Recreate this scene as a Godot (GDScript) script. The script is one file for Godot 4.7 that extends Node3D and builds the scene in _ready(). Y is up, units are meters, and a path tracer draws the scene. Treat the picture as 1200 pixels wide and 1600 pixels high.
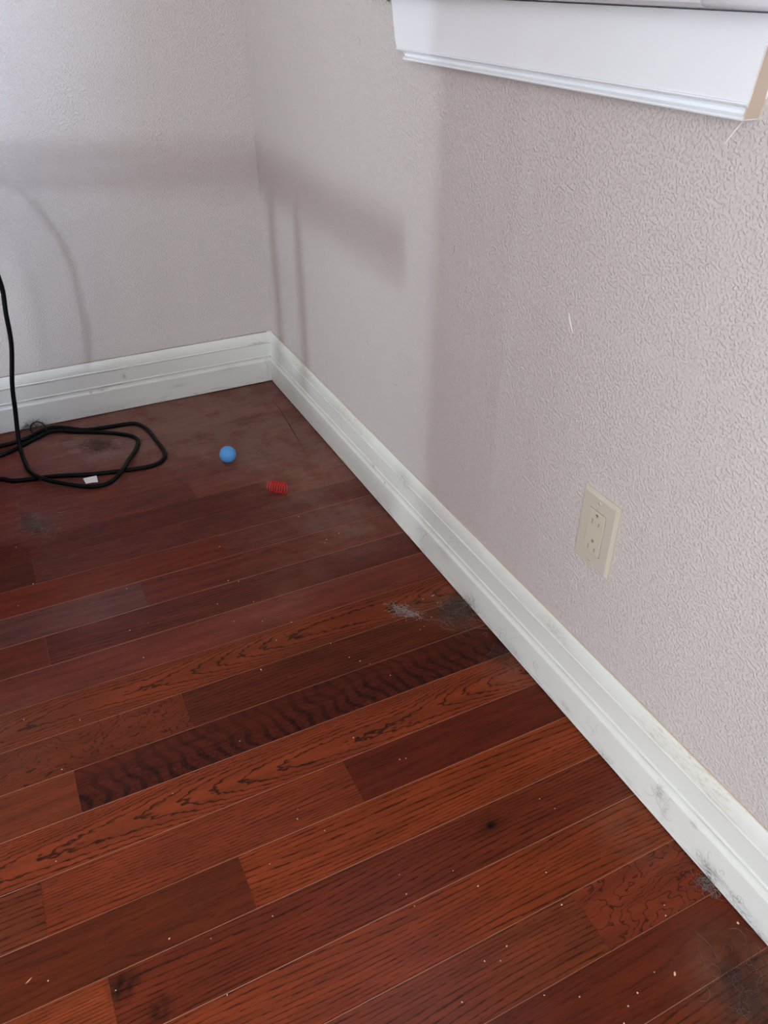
extends Node3D
# Corner of a room: stained oak strip floor, white baseboards, textured mauve walls.
# x: towards the wall with the window, y: up, z: towards the photographer. Baseboard faces meet at the origin.

const T := 0.014            # thickness of a baseboard: wall faces stand at x = T and z = -T
const ROOM_L := -4.4
const ROOM_N := 4.4
const ROOM_H := 2.5
const W := 0.0786           # plank width
const Z0 := 1.7575          # the seam nearest the camera that was measured

var taken := {}
var rng := RandomNumberGenerator.new()
var n_soft := FastNoiseLite.new()
var n_fine := FastNoiseLite.new()
var pore := PackedByteArray()
const PW := 1024
const PH := 256

# ------------------------------------------------------------------ helpers
func V(x: float, y: float, z: float) -> Vector3:
	return Vector3(x, y, z)

func numbered(called: String) -> String:
	var n: int = taken.get(called, 0)
	taken[called] = n + 1
	return called if n == 0 else "%s_%03d" % [called, n]

func thing(called: String, label: String, category: String, at := Vector3.ZERO, group := "") -> Node3D:
	var o := Node3D.new()
	o.name = numbered(called)
	add_child(o, true)
	o.position = at
	o.set_meta("label", label)
	o.set_meta("category", category)
	if group != "":
		o.set_meta("group", group)
	return o

func obj(called: String, mesh: Mesh, m: Material, parent: Node3D = null) -> MeshInstance3D:
	var o := MeshInstance3D.new()
	o.name = called if parent else numbered(called)
	o.mesh = mesh
	if m:
		o.material_override = m
	o.cast_shadow = GeometryInstance3D.SHADOW_CASTING_SETTING_ON
	(parent if parent else self).add_child(o, true)
	return o

func tag(o: Node3D, label: String, category: String, group := "") -> Node3D:
	o.set_meta("label", label)
	o.set_meta("category", category)
	if group != "":
		o.set_meta("group", group)
	return o

func structure(o: Node3D, label: String, category: String) -> Node3D:
	o.set_meta("kind", "structure")
	return tag(o, label, category)

func root(called: String, at := Vector3.ZERO) -> Node3D:
	var o := Node3D.new()
	o.name = called
	o.position = at
	add_child(o, true)
	return o

func start() -> SurfaceTool:
	var st := SurfaceTool.new()
	st.begin(Mesh.PRIMITIVE_TRIANGLES)
	return st

func tri(st: SurfaceTool, a: Vector3, b: Vector3, c: Vector3) -> void:
	st.add_vertex(a); st.add_vertex(b); st.add_vertex(c)

# a quad whose front looks along n
func quad(st: SurfaceTool, a: Vector3, b: Vector3, c: Vector3, d: Vector3, n: Vector3) -> void:
	if (b - a).cross(c - a).dot(n) + (c - a).cross(d - a).dot(n) > 0.0:
		tri(st, a, c, b); tri(st, a, d, c)
	else:
		tri(st, a, b, c); tri(st, a, c, d)

func box(st: SurfaceTool, lo: Vector3, hi: Vector3) -> void:
	var p := [V(lo.x, lo.y, lo.z), V(hi.x, lo.y, lo.z), V(hi.x, lo.y, hi.z), V(lo.x, lo.y, hi.z),
		V(lo.x, hi.y, lo.z), V(hi.x, hi.y, lo.z), V(hi.x, hi.y, hi.z), V(lo.x, hi.y, hi.z)]
	quad(st, p[0], p[1], p[2], p[3], Vector3.DOWN)
	quad(st, p[4], p[5], p[6], p[7], Vector3.UP)
	quad(st, p[0], p[1], p[5], p[4], Vector3.FORWARD)
	quad(st, p[3], p[2], p[6], p[7], Vector3.BACK)
	quad(st, p[0], p[3], p[7], p[4], Vector3.LEFT)
	quad(st, p[1], p[2], p[6], p[5], Vector3.RIGHT)

func done(st: SurfaceTool) -> ArrayMesh:
	st.generate_normals()
	return st.commit()

func flat() -> SurfaceTool:
	var st := start()
	st.set_smooth_group(-1)
	return st

# a box with chamfered edges
func chamfered(lo: Vector3, hi: Vector3, c: float) -> ArrayMesh:
	var st := flat()
	var mid := (lo + hi) * 0.5
	var h := (hi - lo) * 0.5
	var k := h - Vector3(c, c, c)
	for ax in 3:
		for s in [-1.0, 1.0]:
			var u := (ax + 1) % 3
			var w := (ax + 2) % 3
			var q := []
			for e in [[-1, -1], [1, -1], [1, 1], [-1, 1]]:
				var v := Vector3.ZERO
				v[ax] = s * h[ax]; v[u] = e[0] * k[u]; v[w] = e[1] * k[w]
				q.append(mid + v)
			var n := Vector3.ZERO
			n[ax] = s
			quad(st, q[0], q[1], q[2], q[3], n)
			for t in [-1.0, 1.0]:       # edges between axis ax and axis u
				var a := Vector3.ZERO; a[ax] = s * h[ax]; a[u] = t * k[u]; a[w] = -k[w]
				var b := a; b[w] = k[w]
				var d := Vector3.ZERO; d[ax] = s * k[ax]; d[u] = t * h[u]; d[w] = -k[w]
				var f := d; f[w] = k[w]
				var n2 := Vector3.ZERO; n2[ax] = s; n2[u] = t
				quad(st, mid + a, mid + b, mid + f, mid + d, n2)
	for sx in [-1.0, 1.0]:
		for sy in [-1.0, 1.0]:
			for sz in [-1.0, 1.0]:
				var a := mid + V(sx * h.x, sy * k.y, sz * k.z)
				var b := mid + V(sx * k.x, sy * h.y, sz * k.z)
				var d := mid + V(sx * k.x, sy * k.y, sz * h.z)
				if (b - a).cross(d - a).dot(V(sx, sy, sz)) > 0.0:
					tri(st, a, d, b)
				else:
					tri(st, a, b, d)
	return done(st)

# a tube through points; radii may be one number
func tube(st: SurfaceTool, pts: PackedVector3Array, r: float, sides: int, taper := false, squash := 1.0) -> void:
	var n := pts.size()
	var up := Vector3.UP
	var ring0: Array[Vector3] = []
	for i in n:
		var d := (pts[mini(i + 1, n - 1)] - pts[maxi(i - 1, 0)]).normalized()
		if absf(d.dot(up)) > 0.98:
			up = Vector3.RIGHT
		var sx := d.cross(up).normalized()
		var sy := sx.cross(d).normalized()
		up = sy
		var rr := r
		if taper:
			rr = r * (0.25 + 0.75 * sin(PI * (i + 0.4) / (n - 0.2)))
		var ring: Array[Vector3] = []
		for k in sides:
			var a := TAU * k / sides
			ring.append(pts[i] + sx * cos(a) * rr + sy * sin(a) * rr * squash)
		if i > 0:
			for k in sides:
				var k2 := (k + 1) % sides
				var mid := (ring0[k] + ring0[k2]) * 0.5 - pts[i - 1]
				quad(st, ring0[k], ring0[k2], ring[k2], ring[k], mid)
		ring0 = ring
		if i == 0 or i == n - 1:
			for k in sides:
				var k2 := (k + 1) % sides
				if (i == 0):
					tri(st, pts[i], ring[k2], ring[k])
				else:
					tri(st, pts[i], ring[k], ring[k2])

func smooth_path(p: Array, steps: int) -> PackedVector3Array:
	var out := PackedVector3Array()
	for i in p.size() - 1:
		var a: Vector3 = p[maxi(i - 1, 0)]
		var b: Vector3 = p[i]
		var c: Vector3 = p[i + 1]
		var d: Vector3 = p[mini(i + 2, p.size() - 1)]
		for k in steps:
			out.append(b.cubic_interpolate(c, a, d, float(k) / steps))
	out.append(p[-1])
	return out

func mat(c: Color, rough := 0.6, metal := 0.0) -> StandardMaterial3D:
	var m := StandardMaterial3D.new()
	m.albedo_color = c
	m.roughness = rough
	m.metallic = metal
	return m

func rgb(r: int, g: int, b: int) -> Color:
	return Color8(r, g, b)

func image_texture(w: int, h: int, data: PackedByteArray) -> ImageTexture:
	return ImageTexture.create_from_image(Image.create_from_data(w, h, false, Image.FORMAT_RGB8, data))

# ------------------------------------------------------------------ main
func _ready() -> void:
	rng.seed = 4711
	n_soft.noise_type = FastNoiseLite.TYPE_SIMPLEX_SMOOTH
	n_soft.frequency = 1.0
	n_soft.fractal_type = FastNoiseLite.FRACTAL_NONE
	n_soft.seed = 7
	n_fine.noise_type = FastNoiseLite.TYPE_SIMPLEX_SMOOTH
	n_fine.frequency = 1.0
	n_fine.fractal_type = FastNoiseLite.FRACTAL_FBM
	n_fine.fractal_octaves = 3
	n_fine.seed = 21

	camera()
	daylight()
	room()
	floor_planks()
	baseboards()
	window_in_right_wall()
	outlet()
	cord()
	toys()
	litter()
	furniture_out_of_frame()

func camera() -> void:
	var c := Camera3D.new()
	c.name = "camera"
	add_child(c)
	c.transform = Transform3D(Basis(V(0.89675, 0.00195, 0.44253), V(0.24919, 0.82415, -0.50860), V(-0.36570, 0.56636, 0.73858)).orthonormalized(), V(-0.6251, 0.9608, 1.9844))
	c.fov = 66.175
	c.near = 0.02
	c.current = true

func daylight() -> void:
	var e := Environment.new()
	e.background_mode = Environment.BG_SKY
	var s := Sky.new()
	var ps := ProceduralSkyMaterial.new()
	ps.sky_top_color = Color(0.62, 0.70, 0.82)
	ps.sky_horizon_color = Color(0.86, 0.89, 0.93)
	ps.ground_bottom_color = Color(0.34, 0.33, 0.31)
	ps.ground_horizon_color = Color(0.72, 0.73, 0.74)
	ps.sky_energy_multiplier = 6.0
	s.sky_material = ps
	e.sky = s
	e.tonemap_mode = Environment.TONE_MAPPER_LINEAR
	e.tonemap_exposure = 1.0
	e.sdfgi_enabled = true
	e.ssao_enabled = true
	e.ssil_enabled = true
	var w := WorldEnvironment.new()
	w.name = "world"
	w.environment = e
	add_child(w)
	# two unseen windows out of view, placed to light the walls and shape shadows
	unseen_blind(V(-2.95, 1.45, ROOM_N - 0.02), Vector2(2.2, 1.5), PI, 11.0, Color(0.95, 0.975, 1.0), "unseen bright window behind the photographer, placed to light the right wall")
	unseen_blind(V(ROOM_L + 0.02, 0.98, 2.5), Vector2(0.16, 0.26), PI / 2, 6.3, Color(0.90, 0.955, 1.0), "unseen small bright pane low in the left wall, placed to cast the wall shadows")

var blind_n := 3
func unseen_blind(at: Vector3, size: Vector2, turn: float, energy: float, tint: Color, label: String) -> void:  # window out of view: glowing sheet plus area light, lights the corner
	var o := root("window_%d" % blind_n, at)
	blind_n += 1
	o.rotation.y = turn
	structure(o, label, "window")
	var gm := mat(Color(0.9, 0.92, 0.95), 0.8)
	gm.emission_enabled = true
	gm.emission = tint
	gm.emission_energy_multiplier = 0.6
	obj("unseen_blind", chamfered(V(-size.x / 2, -size.y / 2, 0.0), V(size.x / 2, size.y / 2, 0.006), 0.002), gm, o)
	var fm := mat(rgb(232, 233, 232), 0.4)
	for s in [-1.0, 1.0]:
		obj("frame_stile", chamfered(V(s * (size.x / 2 + 0.025) - 0.025, -size.y / 2 - 0.05, -0.01), V(s * (size.x / 2 + 0.025) + 0.025, size.y / 2 + 0.05, 0.02), 0.003), fm, o)
		obj("frame_rail", chamfered(V(-size.x / 2, s * (size.y / 2 + 0.025) - 0.025, -0.01), V(size.x / 2, s * (size.y / 2 + 0.025) + 0.025, 0.02), 0.003), fm, o)
	var l := AreaLight3D.new()
	l.name = "daylight"
	o.add_child(l)
	l.position = V(0, 0, 0.03)
	l.rotation.y = PI
	l.area_size = size
	l.light_energy = energy
	l.light_color = tint
	l.area_range = 12.0
	l.shadow_enabled = true

# ------------------------------------------------------------------ shell
func wall_material() -> StandardMaterial3D:
	var m := mat(rgb(203, 195, 191), 0.55)
	var f := FastNoiseLite.new()
	f.noise_type = FastNoiseLite.TYPE_SIMPLEX_SMOOTH
	f.frequency = 0.076
	f.fractal_type = FastNoiseLite.FRACTAL_FBM
	f.fractal_octaves = 3
	f.fractal_gain = 0.45
	f.seed = 3
	var im := f.get_seamless_image(1024, 1024)
	im.convert(Image.FORMAT_L8)
	var d := im.get_data()
	for i in d.size():       # blobs of spray with flattened tops
		var v := d[i] / 255.0
		d[i] = int(255.0 * smoothstep(0.40, 0.88, v))
	im = Image.create_from_data(1024, 1024, false, Image.FORMAT_L8, d)
	m.heightmap_enabled = true
	m.heightmap_texture = ImageTexture.create_from_image(im)
	m.heightmap_scale = 0.085
	m.uv1_triplanar = true
	m.uv1_world_triplanar = true
	m.uv1_scale = V(2.4, 2.4, 2.4)
	return m

func room() -> void:
	var wm := wall_material()
	var x1 := T + 0.16
	# right wall with the window opening
	var st := flat()
	box(st, V(T, -0.03, -T - 0.16), V(x1, ROOM_H, 0.80))
	box(st, V(T, -0.03, 1.40), V(x1, ROOM_H, ROOM_N + 0.12))
	box(st, V(T, -0.03, 0.80), V(x1, 0.935, 1.40))
	box(st, V(T, 2.05, 0.80), V(x1, ROOM_H, 1.40))
	var wr := obj("wall_right", done(st), wm)
	structure(wr, "pale mauve right wall with a bumpy sprayed texture", "wall")
	st = flat()
	box(st, V(ROOM_L - 0.12, -0.03, -T - 0.16), V(T, ROOM_H, -T))
	structure(obj("wall_back", done(st), wm), "pale mauve back wall behind the black cord", "wall")
	st = flat()
	box(st, V(ROOM_L - 0.12, -0.03, -T), V(ROOM_L, ROOM_H, ROOM_N))
	structure(obj("wall_left", done(st), wm), "pale mauve wall far to the left of the corner", "wall")
	st = flat()
	box(st, V(ROOM_L - 0.12, -0.03, ROOM_N), V(T, ROOM_H, ROOM_N + 0.12))
	structure(obj("wall_front", done(st), wm), "pale mauve wall behind the photographer", "wall")
	st = flat()
	box(st, V(ROOM_L - 0.12, ROOM_H, -T - 0.16), V(x1, ROOM_H + 0.12, ROOM_N + 0.12))
	structure(obj("ceiling", done(st), mat(rgb(226, 224, 220), 0.8)), "white ceiling over the room", "ceiling")
	# scratches and nicks in the paint of the right wall
	var pm := mat(rgb(238, 233, 228), 0.6)
	for p in [[V(T, 0.6045, 1.2218), V(T, 0.593, 1.2275), V(T, 0.581, 1.235)], [V(T, 0.8505, 1.4235), V(T, 0.839, 1.415), V(T, 0.827, 1.407)]]:
		st = start()
		tube(st, smooth_path(p, 4), 0.0010, 6, true)
		obj("paint_scratch", done(st), pm, wr)

# ------------------------------------------------------------------ floor
func build_pores() -> void:
	var f := FastNoiseLite.new()
	f.noise_type = FastNoiseLite.TYPE_SIMPLEX_SMOOTH
	f.frequency = 0.42
	f.seed = 99
	# squeezed along the grain: a narrow picture stretched to the width
	var im := f.get_seamless_image(PW / 8, PH)
	im.resize(PW, PH, Image.INTERPOLATE_CUBIC)
	im.convert(Image.FORMAT_L8)
	pore = im.get_data()

# grey dust on the boards, with far sheen painted in: centre x, z, radius, strength
const DUST_AND_SHEEN := [[-0.165, 0.735, 0.13, 0.55], [-0.26, 0.86, 0.10, 0.4], [-0.35, 0.95, 0.09, 0.3], [-0.03, 1.07, 0.06, 0.8], [-0.06, 1.77, 0.07, 0.9],
	[-0.11, 1.03, 0.035, 0.4], [-0.20, 0.12, 0.30, 1.5], [-0.08, 0.45, 0.20, 1.1], [-0.45, 0.10, 0.22, 0.9], [-0.07, 0.75, 0.10, 0.8], [-0.52, 0.15, 0.10, 0.7], [-0.62, 0.02, 0.09, 0.6], [-0.69, 0.45, 0.06, 0.5],
	[-0.6, 0.77, 0.09, 0.35], [-0.80, 1.02, 0.10, 0.4], [-0.02, 1.24, 0.05, 0.6], [-0.03, 1.56, 0.06, 0.5], [-0.10, 0.55, 0.10, 0.3], [-0.700, 1.462, 0.018, -0.8], [-0.668, 1.505, 0.016, -0.6]]

# kinds of figure: 0 plain, 1 straight, 2 cathedral, 3 cross ripple, 4 wild
func plank_picture(x0: float, x1: float, zf: float, kind: int, c: Color, seed_n: int) -> ImageTexture:
	var near := zf > 0.72
	var ppm := 1350.0 if near else 760.0
	var w := clampi(int((x1 - x0) * ppm), 64, 2048)
	var h := 104 if near else 60
	var data := PackedByteArray()
	data.resize(w * h * 3)
	var r := RandomNumberGenerator.new()
	r.seed = seed_n
	var ox := r.randf() * 90.0
	var q0 := 0.039 + r.randf_range(-0.012, 0.012)
	var xc := r.randf_range(-0.6, -0.2)
	var dirn := 1.0 if r.randf() < 0.5 else -1.0
	var freq := r.randf_range(135.0, 195.0)
	var po := r.randi() % PW
	var po2 := r.randi() % PH
	var lr := c.r * 255.0
	var lg := c.g * 255.0
	var lb := c.b * 255.0
	var blobs := []
	for d in DUST_AND_SHEEN:
		if d[1] + d[2] * 2.0 > zf and d[1] - d[2] * 2.0 < zf + W and d[0] + d[2] * 2.0 > x0 and d[0] - d[2] * 2.0 < x1:
			blobs.append(d)
	var k := 0
	for j in h:
		var q := (j + 0.5) / h * W
		for i in w:
			var x := x0 + (i + 0.5) / w * (x1 - x0)
			var pn := pore[((j * (1 if near else 2) + po2) % PH) * PW + (int(i * (1.0 if near else 1.7)) + po) % PW] / 255.0
			var v := 0.0
			var thin := 0.30          # share of a growth ring that is dark
			var depth := 0.55
			var grit := n_fine.get_noise_2d(x * 14.0 + ox, q * 420.0)      # broken along the grain
			if kind == 1:
				v = q * freq + 1.3 * n_soft.get_noise_2d(x * 2.2 + ox, q * 16.0) + 0.18 * grit
				thin = 0.28
				depth = 0.5
			elif kind == 2:
				var dq := q - q0 + 0.007 * n_soft.get_noise_2d(x * 3.5 + ox, 3.0)
				v = dq * dq * 2800.0 + dirn * (x - xc) * 13.0 + 1.3 * n_soft.get_noise_2d(x * 3.0 + ox, q * 9.0) + 0.07 * grit + 0.17 * n_soft.get_noise_2d(x * 55.0, q * 150.0 + ox)
				thin = 0.30
				depth = 0.56
			elif kind == 3:
				v = q * 70.0 + 1.6 * n_soft.get_noise_2d(x * 5.0 + ox, q * 20.0) + 0.2 * grit
				depth = 0.25
			elif kind == 4:
				v = q * 60.0 + 2.4 * n_soft.get_noise_2d(x * 9.0 + ox, q * 24.0) + 0.4 * n_soft.get_noise_2d(x * 50.0, q * 120.0 + ox)
				thin = 0.24
				depth = 0.5
			else:
				v = q * 110.0 + 1.2 * n_soft.get_noise_2d(x * 3.0 + ox, q * 26.0) + 0.3 * grit
				depth = 0.20
			var f := v - floorf(v)
			var line := smoothstep(1.0 - thin, 1.0 - thin * 0.25, f) * (1.0 - smoothstep(0.95, 1.0, f))
			var broken := smoothstep(-0.55 if kind != 2 else -1.1, 0.15 if kind != 2 else -0.3, grit + 0.25 * n_soft.get_noise_2d(x * 30.0, q * 300.0 + ox))
			var dark := line * depth * (0.35 + 0.65 * broken)
			dark += 0.16 * smoothstep(0.55, 0.80, pn) * (0.4 + 0.6 * f)
			if kind == 3:
				var bend := n_soft.get_noise_2d(x * 9.0, q * 22.0 + ox)
				var wv := sin(x * 260.0 + 2.6 * bend - q * 90.0)
				var wv2 := sin(x * 520.0 + 6.0 * n_soft.get_noise_2d(x * 20.0, q * 50.0 + ox))
				var low := smoothstep(0.2, 0.8, q / W + 0.25 * bend)
				dark += 0.34 * smoothstep(0.0, 0.9, wv) * (0.4 + 0.6 * low) + 0.14 * smoothstep(0.0, 0.9, wv2) * low
			var tone := 1.0 + 0.10 * n_soft.get_noise_2d(x * 6.0 + ox, q * 50.0) + 0.07 * grit
			if zf > 1.42 and zf < 1.5 and x > -0.30:
				var kd := Vector2((x + 0.208) / 1.7, zf + q - 1.474).length()
				dark += 0.75 * exp(-pow(kd / 0.0035, 2.0)) + 0.22 * exp(-pow(kd / 0.014, 2.0))
			dark = clampf(dark, 0.0, 0.8)
			var a := tone * (1.0 - dark)
			var rr := lr * a
			var gg := lg * tone * (1.0 - dark * 1.06)
			var bb := lb * tone * (1.0 - dark * 1.06)
			# dust and painted sheen
			var du := 0.0
			for d in blobs:
				var ex: float = (x - d[0]) / d[2]
				var ez: float = (zf + q - d[1]) / d[2]
				var g := 1.0 - (ex * ex + ez * ez) * 0.42
				if g > 0.0:
					if d[3] < 0.0:      # a dark blotch in the stain
						var sh: float = 1.0 + d[3] * g * g * (0.5 + 0.6 * n_fine.get_noise_2d(x * 60.0, q * 60.0))
						rr *= sh; gg *= sh; bb *= sh
					else:
						du += d[3] * g * g
			if du > 0.01:
				var nn := 0.62 + 0.5 * n_fine.get_noise_2d(x * 11.0, (zf + q) * 11.0) + 0.2 * n_fine.get_noise_2d(x * 60.0, (zf + q) * 60.0)
				du = clampf(du * nn * 0.55, 0.0, 0.55)
				rr = lerpf(rr, 138.0, du); gg = lerpf(gg, 119.0, du); bb = lerpf(bb, 108.0, du)
			data[k] = clampi(int(rr), 0, 255)
			data[k + 1] = clampi(int(gg), 0, 255)
			data[k + 2] = clampi(int(bb), 0, 255)
			k += 3
	return image_texture(w, h, data)

var finish_memo := {}
func plank_material(t: Texture2D, rough: float) -> StandardMaterial3D:
	var m := mat(Color.WHITE, rough)
	m.albedo_texture = t
	m.metallic_specular = 0.24
	return m

# one strip of flooring with eased edges, its top at y = 0
func plank_mesh(x0: float, x1: float, zf: float, zn: float, lift: float, u0: float, u1: float) -> ArrayMesh:
	var st := flat()
	var g := rng.randf_range(0.0002, 0.0006) if zf > 0.7 else rng.randf_range(0.0001, 0.0004)
	var b := 0.0006
	var lo := V(x0, -0.012, zf + g)
	var hi := V(x1, lift, zn - rng.randf_range(0.0002, 0.0005))
	var e := 0.00015
	var ring := func(y: float, inx: float, inz: float) -> Array:
		return [V(lo.x + inx, y, lo.z + inz), V(hi.x - inx, y, lo.z + inz), V(hi.x - inx, y, hi.z - inz), V(lo.x + inx, y, hi.z - inz)]
	var top: Array = ring.call(hi.y, e, b)
	var mid: Array = ring.call(hi.y - 0.0006, 0.0, 0.0)
	var bot: Array = ring.call(lo.y, 0.0, 0.0)
	var put := func(p: Vector3) -> void:
		st.set_uv(Vector2(lerpf(u0, u1, (p.x - x0) / (x1 - x0)), (p.z - zf) / (zn - zf)))
		st.add_vertex(p)
	var faces := [[top[0], top[1], top[2], top[3]]]
	for i in 4:
		var i2 := (i + 1) % 4
		faces.append([top[i], mid[i], mid[i2], top[i2]])
		faces.append([mid[i], bot[i], bot[i2], mid[i2]])
	for q in faces:
		var n: Vector3 = (q[1] - q[0]).cross(q[2] - q[0])
		var out: Vector3 = (q[0] + q[1] + q[2] + q[3]) / 4.0 - V((x0 + x1) / 2, -0.02, (zf + zn) / 2)
		var order := [0, 2, 1, 0, 3, 2] if n.dot(out) > 0.0 else [0, 1, 2, 0, 2, 3]
		for i in order:
			put.call(q[i])
	return done(st)

func floor_planks() -> void:
	build_pores()
	var fl := root("floor")
	structure(fl, "red-brown stained oak strip floor, dusty with painted grey sheen towards the corner", "floor")
	var st := flat()
	box(st, V(ROOM_L, -0.03, -T), V(T, -0.0006, ROOM_N))
	obj("seam_filler", done(st), mat(rgb(172, 124, 96), 0.7), fl)
	# rows from the camera to the corner: pieces from right to left as [left end x, figure, r, g, b]
	var rows := [
		[[-0.71, 0, 100, 41, 20], [-1.25, 1, 109, 48, 23]],
		[[-0.53, 1, 100, 43, 22], [-1.25, 0, 97, 41, 20]],
		[[-0.89, 0, 93, 37, 18], [-1.35, 1, 107, 48, 22]],
		[[-0.17, 4, 113, 48, 26], [-1.05, 1, 109, 50, 26]],
		[[-1.25, 1, 120, 51, 23]],
		[[-0.713, 1, 100, 40, 19], [-1.4, 1, 130, 57, 26]],
		[[-0.532, 1, 124, 53, 25], [-1.1, 0, 90, 37, 16]],
		[[-0.347, 0, 89, 32, 17], [-0.77, 1, 116, 48, 23], [-1.3, 1, 101, 45, 24]],
		[[-1.2, 2, 122, 52, 25]],
		[[-0.706, 3, 78, 28, 14], [-1.15, 0, 109, 48, 24]],
		[[-0.528, 1, 85, 34, 17], [-1.25, 4, 99, 42, 20]],
		[[-1.1, 2, 111, 47, 21]],
		[[-1.2, 0, 104, 47, 34]],
		[[-0.709, 1, 88, 38, 28], [-1.3, 0, 96, 42, 28]],
		[[-0.528, 0, 96, 41, 30], [-1.2, 0, 94, 52, 42]],
		[[-0.351, 1, 98, 47, 38], [-1.1, 0, 100, 40, 25]],
		[[-0.705, 1, 92, 41, 31], [-1.3, 0, 78, 34, 24]],  # left pieces of these far rows painted darker where shade falls
		[[-0.17, 0, 112, 54, 43], [-1.15, 1, 88, 37, 26]],
		[[-0.353, 0, 109, 50, 39], [-1.25, 1, 99, 46, 35]],
		[[-0.062, 1, 104, 48, 37], [-0.71, 0, 101, 47, 36], [-1.2, 0, 105, 48, 37]],
		[[-0.53, 0, 105, 48, 37], [-1.3, 1, 98, 45, 35]],
		[[-0.35, 1, 100, 46, 36], [-1.2, 0, 101, 47, 36]],
		[[-0.71, 0, 109, 50, 39], [-1.25, 0, 107, 50, 38]],
		[[-0.17, 0, 100, 46, 35], [-1.1, 0, 108, 50, 38]]]
	var spare := []
	for i in 4:
		spare.append(plank_material(plank_picture(-1.2, 0.0, -9.0, [1, 2, 0, 1][i], [rgb(118, 54, 37), rgb(106, 48, 34), rgb(94, 40, 29), rgb(126, 58, 40)][i], 900 + i), 0.30))
	for row in rows.size():
		var zn := Z0 + (2 - row) * W
		var zf := zn - W
		if row == rows.size() - 1:
			zf = -0.012
		var x1 := 0.010
		for i in rows[row].size():
			var d: Array = rows[row][i]
			var x0: float = d[0]
			var t := plank_picture(maxf(x0, -1.0), x1, zf, d[1], rgb(d[2], d[3], d[4]), row * 10 + i + 1)
			var span := x1 - x0
			var u0 := 0.0 if x0 >= -1.0 else -(-1.0 - x0) / (x1 + 1.0)
			obj("plank", plank_mesh(x0, x1, zf, zn, rng.randf_range(-0.00015, 0.00015), u0, 1.0), plank_material(t, rng.randf_range(0.27, 0.36)), fl)
			x1 = x0
		while x1 > ROOM_L + 0.05:
			var x0 := maxf(x1 - rng.randf_range(1.1, 1.7), ROOM_L)
			obj("plank", plank_mesh(x0, x1, zf, zn, 0.0, 0.0, 1.0), spare[rng.randi() % 4], fl)
			x1 = x0
	var z := Z0 + 2 * W
	while z < ROOM_N - 0.01:
		var zn := minf(z + W, ROOM_N)
		var x1 := 0.010
		while x1 > ROOM_L + 0.05:
			var x0 := maxf(x1 - rng.randf_range(1.3, 2.2), ROOM_L)
			obj("plank", plank_mesh(x0, x1, z, zn, 0.0, 0.0, 1.0), spare[rng.randi() % 4], fl)
			x1 = x0
		z = zn
	# a dark curved scuff across the boards near the corner
	st = start()
	tube(st, smooth_path([V(-0.040, 0.0, 0.115), V(-0.040, 0.0, 0.17), V(-0.045, 0.0, 0.236), V(-0.055, 0.0, 0.338), V(-0.0655, 0.0, 0.437)], 6), 0.0016, 6, true, 0.25)
	obj("scuff_mark", done(st), mat(rgb(46, 24, 20), 0.6), fl)

# ------------------------------------------------------------------ baseboards
const PROFILE := [[0.0132, 0.0022], [0.0140, 0.0032], [0.0140, 0.0615], [0.0136, 0.0632], [0.0126, 0.0645], [0.0112, 0.0656], [0.0101, 0.0676], [0.0094, 0.0705], [0.0093, 0.0732],
	[0.0098, 0.0742], [0.0106, 0.0749], [0.0107, 0.0762], [0.0099, 0.0772], [0.0086, 0.0778], [0.0084, 0.0790], [0.0084, 0.1125], [0.0090, 0.1132], [0.0103, 0.1140], [0.0109, 0.1155],
	[0.0108, 0.1172], [0.0098, 0.1183], [0.0088, 0.1187], [0.0086, 0.1225], [0.0078, 0.1280], [0.0062, 0.1338], [0.0042, 0.1385], [0.0026, 0.1412], [0.0008, 0.1425], [0.0, 0.1425]]

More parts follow.
